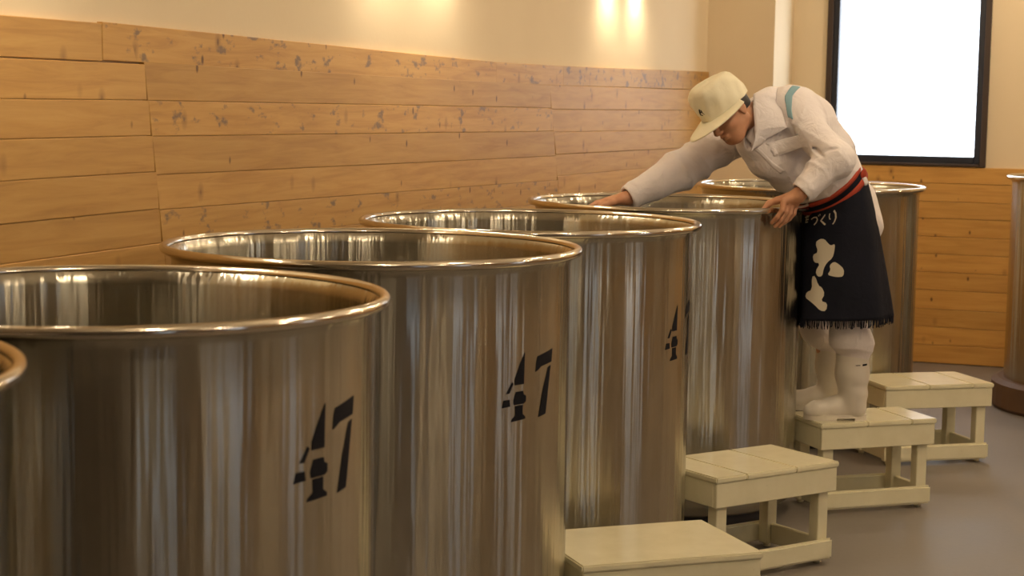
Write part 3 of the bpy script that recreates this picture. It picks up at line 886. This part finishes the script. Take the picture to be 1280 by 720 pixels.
# ---- cord belt: tilted ring at the waist
BN = nv((-0.66, -0.22, 0.72)); BC = A3(1.343, 7.465, 1.392)
BE1 = nv(A3(1, 0, 0) - BN * BN[0]); BE2 = np.cross(BN, BE1)
def belt_pt(psi, grow=0.0, up=0.0):
    lat = nv(LATP - BN * (LATP @ BN)); fw = np.cross(BN, lat)
    d = math.cos(psi) * BE1 + math.sin(psi) * BE2
    a, b = d @ lat, d @ fw
    r = 1.0 / math.sqrt((a / (.178 + grow)) ** 2 + (b / (.130 + grow)) ** 2)
    return BC + d * r + BN * up
def band(name, psi0, psi1, up0, up1, g, thick, material, n=72, parent=None, wob=0.0):
    vs, fs = [], []
    for i in range(n + 1):
        t = psi0 + (psi1 - psi0) * i / n
        w = wob * math.sin(t * 5)
        for (uu, gg) in ((up0 + w, g), (0.5 * (up0 + up1) + w, g + .0025), (up1 + w, g), (up1 + w, g - thick), (up0 + w, g - thick)):
            vs.append(belt_pt(t, gg, uu) - BASE)
    for i in range(n):
        for k in range(5):
            a, b = i * 5 + k, i * 5 + (k + 1) % 5
            fs.append((a, a + 5, b + 5, b))
    return link(name, mesh(name, vs, fs, True), material, parent or person)
belt = band('belt', 0, 2 * math.pi, -.030, .030, .010, .012, M['navy'], 96)
band('belt_stripe', 0, 2 * math.pi, .012, .030, .0135, .006, M['red'], 96, belt, .001)
band('belt_stripe', 0, 2 * math.pi, -.034, -.010, .0150, .006, M['red'], 96, belt, .001)
kb = belt_pt(math.radians(-38), .022, 0) - BASE
for dx, dz, ang in ((0.0, .0, .2), (.006, -.028, -.3)):
    o = link('belt_knot', sphere_mesh('belt_knot', 0.016, 16, 10, (0.8, 0.6, 1.35)), M['red'] if dz == 0 else M['jacket'], belt, tuple(kb + A3(dx, 0, dz)))
    o.rotation_euler = (0, ang, 0)

# ---- apron: hangs from the belt, wraps the hips
AZ0 = 0.824
PS0, PS1 = math.radians(158), math.radians(334)
def apron_pt(s, t, off=0.0):
    """s 0..1 across (tank side to hip side), t 0..1 from belt to hem"""
    psi = PS0 + (PS1 - PS0) * s
    top = belt_pt(psi, .012, -.012)
    cx, cy = 1.405, 7.500
    rx, ry = .225 + .022 * s, .255
    bot = A3(cx + rx * math.cos(psi), cy + ry * math.sin(psi), AZ0 + .030 * s)
    e = t ** 0.8
    p = top * (1 - t) + bot * t
    p[0] = top[0] + (bot[0] - top[0]) * e; p[1] = top[1] + (bot[1] - top[1]) * e
    rad = A3(math.cos(psi), math.sin(psi), 0)
    p = p + rad * (.006 * t * math.sin(s * 17 + 1.0) + .003 * t * math.sin(s * 31 + t * 2) + off)
    d = p[:2] - TK; r = math.hypot(*d)
    lim = 0.580 + off if p[2] < 1.27 else (0.606 + off if p[2] < 1.345 else 0)
    if r < lim: p[:2] = TK + d / r * lim
    return p
ns, nt_ = 72, 40
vs, fs = [], []
for side in (0.0, -0.004):
    for j in range(nt_ + 1):
        for i in range(ns + 1):
            vs.append(apron_pt(i / ns, j / nt_, side) - BASE)
W_ = ns + 1; OFF = W_ * (nt_ + 1)
for j in range(nt_):
    for i in range(ns):
        a = j * W_ + i
        fs.append((a, a + W_, a + W_ + 1, a + 1)); fs.append((OFF + a, OFF + a + 1, OFF + a + W_ + 1, OFF + a + W_))
for i in range(ns):
    fs.append((i, i + 1, OFF + i + 1, OFF + i)); a = nt_ * W_ + i; fs.append((a, OFF + a, OFF + a + 1, a + 1))
for j in range(nt_):
    a = j * W_; fs.append((a, OFF + a, OFF + a + W_, a + W_)); a += ns; fs.append((a, a + W_, OFF + a + W_, OFF + a))
apron = link('apron', mesh('apron', vs, fs, True), M['navy'], person)
apron['label'] = 'navy canvas apron with white bold lettering and fringed hem'
# fringe
vs, fs = [], []
for i in range(150):
    s = (i + 0.5) / 150
    p = apron_pt(s, 1.0, -.002) - BASE; q = apron_pt(min(s + .006, 1), 1.0, -.002) - BASE
    l = rng.uniform(.022, .036); dx = rng.uniform(-.006, .006); dy = rng.uniform(-.004, .004); h_ = .0016
    b = len(vs)
    tip = p + A3(dx, dy, -l)
    side = (q - p) * 0.42 + A3(1e-5, 0, 0); nn_ = nv(np.cross(side, (0, 0, 1))) * h_
    for c in (p + A3(0, 0, .004), tip):
        vs += [c - side * .8 - nn_, c + side * .8 - nn_, c + side * .8 + nn_, c - side * .8 + nn_]
    fs += [(b, b + 1, b + 2, b + 3), (b + 7, b + 6, b + 5, b + 4)] + [(b + k, b + 4 + k, b + 4 + (k + 1) % 4, b + (k + 1) % 4) for k in range(4)]
tag(link('fringe', mesh('fringe', vs, fs), M['navy'], apron), kind='stuff')

# ---- cap
def cap_ring(th, t):
    """t 0..1 from the band up over the crown to its centre; front is th = 0"""
    c, s = math.cos(th), math.sin(th)
    rf, rl_ = (.120 if c > 0 else .112), .100
    prof = [(0.0, 1.0, .016), (.22, 1.01, .055), (.45, .985, .095), (.60, .90, .124), (.70, .78, .138), (.78, .64, .144), (.88, .38, .146), (1.0, 0.0, .146)]
    for (t0, r0, h0), (t1, r1, h1) in zip(prof[:-1], prof[1:]):
        if t <= t1 + 1e-9:
            q = (t - t0) / (t1 - t0); q = q * q * (3 - 2 * q) * .4 + q * .6
            r, h = r0 + (r1 - r0) * q, h0 + (h1 - h0) * q
            break
    h += (.010 * c if c > 0 else .022 * c * r) * min(t / .6, 1) - .012 * (c < 0) * (1 - min(t / .5, 1)) * -c
    dent = .013 * math.exp(-((s * r * 1.0 - .20) / .30) ** 2 - ((c * r - .15) / .45) ** 2) * (t > .6)
    wr = .0022 * math.sin(5 * th + 9 * t) + .0016 * math.sin(11 * th - 7 * t)
    k = r * (1 + (wr / .1 if t < .97 else 0))
    return hd(-.010 + rf * k * c, rl_ * k * s, h + .010 - dent)
nth, ntt = 72, 26
vs = [cap_ring(2 * math.pi * i / nth, j / ntt) - BASE for j in range(ntt + 1) for i in range(nth)]
fs = [(j * nth + i, j * nth + (i + 1) % nth, (j + 1) * nth + (i + 1) % nth, (j + 1) * nth + i) for j in range(ntt) for i in range(nth)]
capm = mesh('cap', vs, fs, True)
bm = bmesh.new(); bm.from_mesh(capm); bmesh.ops.remove_doubles(bm, verts=bm.verts[:], dist=1e-5); bmesh.ops.recalc_face_normals(bm, faces=bm.faces[:]); bm.to_mesh(capm); bm.free()
cap = link('cap', capm, M['cap'], person)
so_ = cap.modifiers.new('thickness', 'SOLIDIFY'); so_.thickness = 0.003; so_.offset = -1
cap['label'] = 'cream cotton cap with a soft creased crown'
# visor: curved peak in front
def visor_pt(a, q, z=0.0):
    th = math.radians(-88 + 176 * a)
    c, s = math.cos(th), math.sin(th)
    ext = .098 * max(c, 0) ** 0.55 + .004
    f = -.010 + (.120 + ext * q) * c + (.010 * q * max(c, 0)); l = (.100 + .010 * q + ext * .25 * q) * s
    u = .030 - .012 * q * max(c, 0) - .95 * (s * .098) ** 2 * q * 1.6 + z
    return hd(f, l, u) - BASE
na, nq = 48, 10
vs = [visor_pt(i / na, j / nq, z) for z in (0, -.004) for j in range(nq + 1) for i in range(na + 1)]
w_ = na + 1; of_ = w_ * (nq + 1)
fs = []
for j in range(nq):
    for i in range(na):
        a = j * w_ + i
        fs += [(a, a + 1, a + w_ + 1, a + w_), (of_ + a, of_ + a + w_, of_ + a + w_ + 1, of_ + a + 1)]
for i in range(na):
    a = nq * w_ + i; fs += [(a, a + 1, of_ + a + 1, of_ + a), (i, of_ + i, of_ + i + 1, i + 1)]
for j in range(nq):
    a = j * w_; fs += [(a, a + w_, of_ + a + w_, of_ + a)]; a += na; fs += [(a, of_ + a, of_ + a + w_, a + w_)]
link('visor', mesh('visor', vs, fs, True), M['cap'], cap)
# small dark embroidered mark on the cap front
def on_cap(u, v):
    th = u / .10; t = max(0.0, min(.55, v / .18))
    p = cap_ring(th, t); n_ = nv(p - hd(-.01, 0, .05))
    return p + n_ * .0015 - BASE
mk = stroke([(.000, .062), (-.006, .050), (-.008, .040), (.001, .034)], .006, .004) + stroke([(.004, .058), (.006, .046), (.012, .036)], .004, .002) + stroke([(-.004, .052), (.006, .050)], .003)
link('cap_emblem', patch_mesh('cap_emblem', mk, on_cap, 1), M['black'], cap)

# ---- white lettering dyed into the apron
def round_poly(g, n=2):
    for _ in range(n):
        g = [q for a, b in zip(g, g[1:] + g[:1]) for q in ((.75 * a[0] + .25 * b[0], .75 * a[1] + .25 * b[1]), (.25 * a[0] + .75 * b[0], .25 * a[1] + .75 * b[1]))]
    return g
def on_apron(u, v): return apron_pt(u, v, 0.0012) - BASE
G_UP = [(.417, .29), (.458, .26), (.5, .27), (.525, .31), (.55, .34), (.583, .33), (.575, .39), (.558, .45), (.517, .48), (.492, .53), (.483, .6), (.45, .6), (.433, .55), (.467, .48), (.417, .47), (.4, .4), (.45, .38)]
G_DOT = [(.533, .51), (.567, .48), (.6, .51), (.633, .56), (.625, .62), (.592, .62), (.558, .61), (.517, .59), (.542, .55)]
G_LOW = [(.408, .6), (.433, .59), (.458, .68), (.483, .7), (.5, .76), (.475, .82), (.517, .84), (.508, .91), (.475, .91), (.442, .86), (.408, .82), (.367, .79), (.375, .74), (.417, .72)]
G_EDGE = [(.10, .30), (.20, .26), (.27, .34), (.22, .46), (.30, .57), (.18, .60), (.12, .5), (.16, .4)]
for nm, g in (('bold_character', G_UP), ('bold_character', G_DOT), ('bold_character', G_LOW), ('bold_character', G_EDGE)):
    link(nm, patch_mesh(nm, [round_poly(g, 1)], on_apron, 2), M['print'], apron)
SMALL = [stroke([(.510, .055), (.478, .085), (.462, .098), (.480, .115), (.508, .145)], .012, .016),          # ku
         stroke([(.556, .060), (.548, .085), (.550, .105), (.560, .112)], .010, .008) + stroke([(.596, .050), (.608, .080), (.606, .115), (.590, .145), (.574, .160)], .016, .010),   # ri
         stroke([(.340, .070), (.372, .055), (.410, .058), (.424, .080), (.412, .105), (.386, .125)], .012, .014) + stroke([(.432, .040), (.440, .056)], .008) + stroke([(.448, .034), (.456, .050)], .008),   # zu
         stroke([(.225, .050), (.300, .042)], .014) + stroke([(.230, .075), (.305, .066)], .012) + stroke([(.262, .030), (.266, .100)], .012) + stroke([(.240, .10), (.30, .09)], .012)]
for g in SMALL:
    link('small_character', patch_mesh('small_character', g, on_apron, 1), M['print'], apron)

# ---- pieces sewn on the jacket, laid on its surface
from mathutils.bvhtree import BVHTree
jb = BVHTree.FromPolygons([v.co.copy() for v in jm.vertices], [tuple(p.vertices) for p in jm.polygons])
def snap(p, off):
    q = Vector(p - BASE); l, n_, i, d = jb.find_nearest(q)
    return np.array(l + n_ * off)
def lerp_curve(pts, t):
    f = t * (len(pts) - 1); i = min(int(f), len(pts) - 2); q = f - i
    return pts[i] * (1 - q) + pts[i + 1] * q
def sheet(name, ca, cb, material, n=24, m=8, off=0.003, thick=0.003, lift=0.0, parent=None):
    """a cloth piece between two guide curves, snapped on to the jacket"""
    vs, fs = [], []
    for layer in (0, 1):
        for i in range(n + 1):
            a, b = lerp_curve(ca, i / n), lerp_curve(cb, i / n)
            for j in range(m + 1):
                q = j / m
                vs.append(snap(a * (1 - q) + b * q, off - layer * thick + (lift * math.sin(q * math.pi / 2) if lift else 0)))
    w = m + 1; o = w * (n + 1)
    for i in range(n):
        for j in range(m):
            a = i * w + j
            fs += [(a, a + 1, a + w + 1, a + w), (o + a, o + a + w, o + a + w + 1, o + a + 1)]
    for i in range(n):
        a = i * w; fs.append((a, a + w, o + a + w, o + a)); a += m; fs.append((a, o + a, o + a + w, a + w))
    for j in range(m):
        fs.append((j, o + j, o + j + 1, j + 1)); a = n * w + j; fs.append((a, a + 1, o + a + 1, o + a))
    me = mesh(name, vs, fs, True)
    bm = bmesh.new(); bm.from_mesh(me); bmesh.ops.recalc_face_normals(bm, faces=bm.faces[:]); bm.to_mesh(me); bm.free()
    return link(name, me, material, parent or jacket)
sheet('shoulder_stripe', [A3(1.135, 7.22, 1.815), A3(1.095, 7.17, 1.775), A3(1.085, 7.14, 1.725), A3(1.087, 7.12, 1.680)],
      [A3(1.170, 7.22, 1.815), A3(1.128, 7.17, 1.775), A3(1.118, 7.14, 1.725), A3(1.120, 7.12, 1.680)], M['stripe'], 24, 6, 0.0025, 0.003)
# collar: stands up around the neck and folds over on to the chest
ci = [A3(1.005, 7.25, 1.792), A3(0.972, 7.190, 1.778), A3(0.968, 7.150, 1.725), A3(0.972, 7.130, 1.660), A3(0.975, 7.125, 1.600), A3(0.962, 7.130, 1.545)]
co_ = [A3(1.075, 7.24, 1.81), A3(1.052, 7.18, 1.770), A3(1.045, 7.14, 1.715), A3(1.050, 7.11, 1.660), A3(1.045, 7.10, 1.605), A3(0.978, 7.12, 1.545)]
vs, fs = [], []
n_, m_ = 36, 10
for layer in (0, 1):
    for i in range(n_ + 1):
        a_, b_ = lerp_curve(ci, i / n_), lerp_curve(co_, i / n_)
        sb = snap(b_, .007 - layer * .005) + BASE
        for j in range(m_ + 1):
            q = j / m_
            p = a_ * (1 - q) + sb * q + A3(.0, -.012, .010) * math.sin(q * math.pi) * (1 - .6 * i / n_)
            vs.append(p + A3(.0, .005, -.002) * layer * (1 - q) - BASE)
w = m_ + 1; o = w * (n_ + 1)
for i in range(n_):
    for j in range(m_):
        a = i * w + j
        fs += [(a, a + 1, a + w + 1, a + w), (o + a, o + a + w, o + a + w + 1, o + a + 1)]
    a = i * w; fs.append((a, a + w, o + a + w, o + a)); a += m_; fs.append((a, o + a, o + a + w, a + w))
for j in range(m_):
    fs.append((j, o + j, o + j + 1, j + 1)); a = n_ * w + j; fs.append((a, a + 1, o + a + 1, o + a))
me = mesh('collar', vs, fs, True)
bm = bmesh.new(); bm.from_mesh(me); bmesh.ops.recalc_face_normals(bm, faces=bm.faces[:]); bm.to_mesh(me); bm.free()
link('collar', me, M['jacket'], jacket)
sheet('front_placket', [A3(0.965, 7.14, 1.545), A3(1.03, 7.15, 1.49), A3(1.10, 7.20, 1.445)], [A3(0.985, 7.125, 1.555), A3(1.045, 7.14, 1.505), A3(1.115, 7.19, 1.46)], M['jacket'], 20, 4, 0.001, 0.003)
sheet('chest_pocket', [A3(1.045, 7.09, 1.590), A3(1.115, 7.09, 1.605)], [A3(1.060, 7.10, 1.515), A3(1.130, 7.10, 1.530)], M['jacket'], 10, 10, 0.0008, 0.003)
name_px = [stroke([(.000, .0), (.006, .007), (.010, .0), (.016, .006), (.020, .001)], .0022), stroke([(.026, .001), (.032, .008), (.036, .002)], .0022),
           stroke([(.040, .003), (.046, .009), (.052, .004), (.058, .010)], .0022)]
for g in name_px:
    link('name_embroidery', patch_mesh('name_embroidery', g, lambda u, v: snap(A3(1.050 + u, 7.09, 1.590 + u * .25 + v), .0045), 0), M['stripe'], jacket)
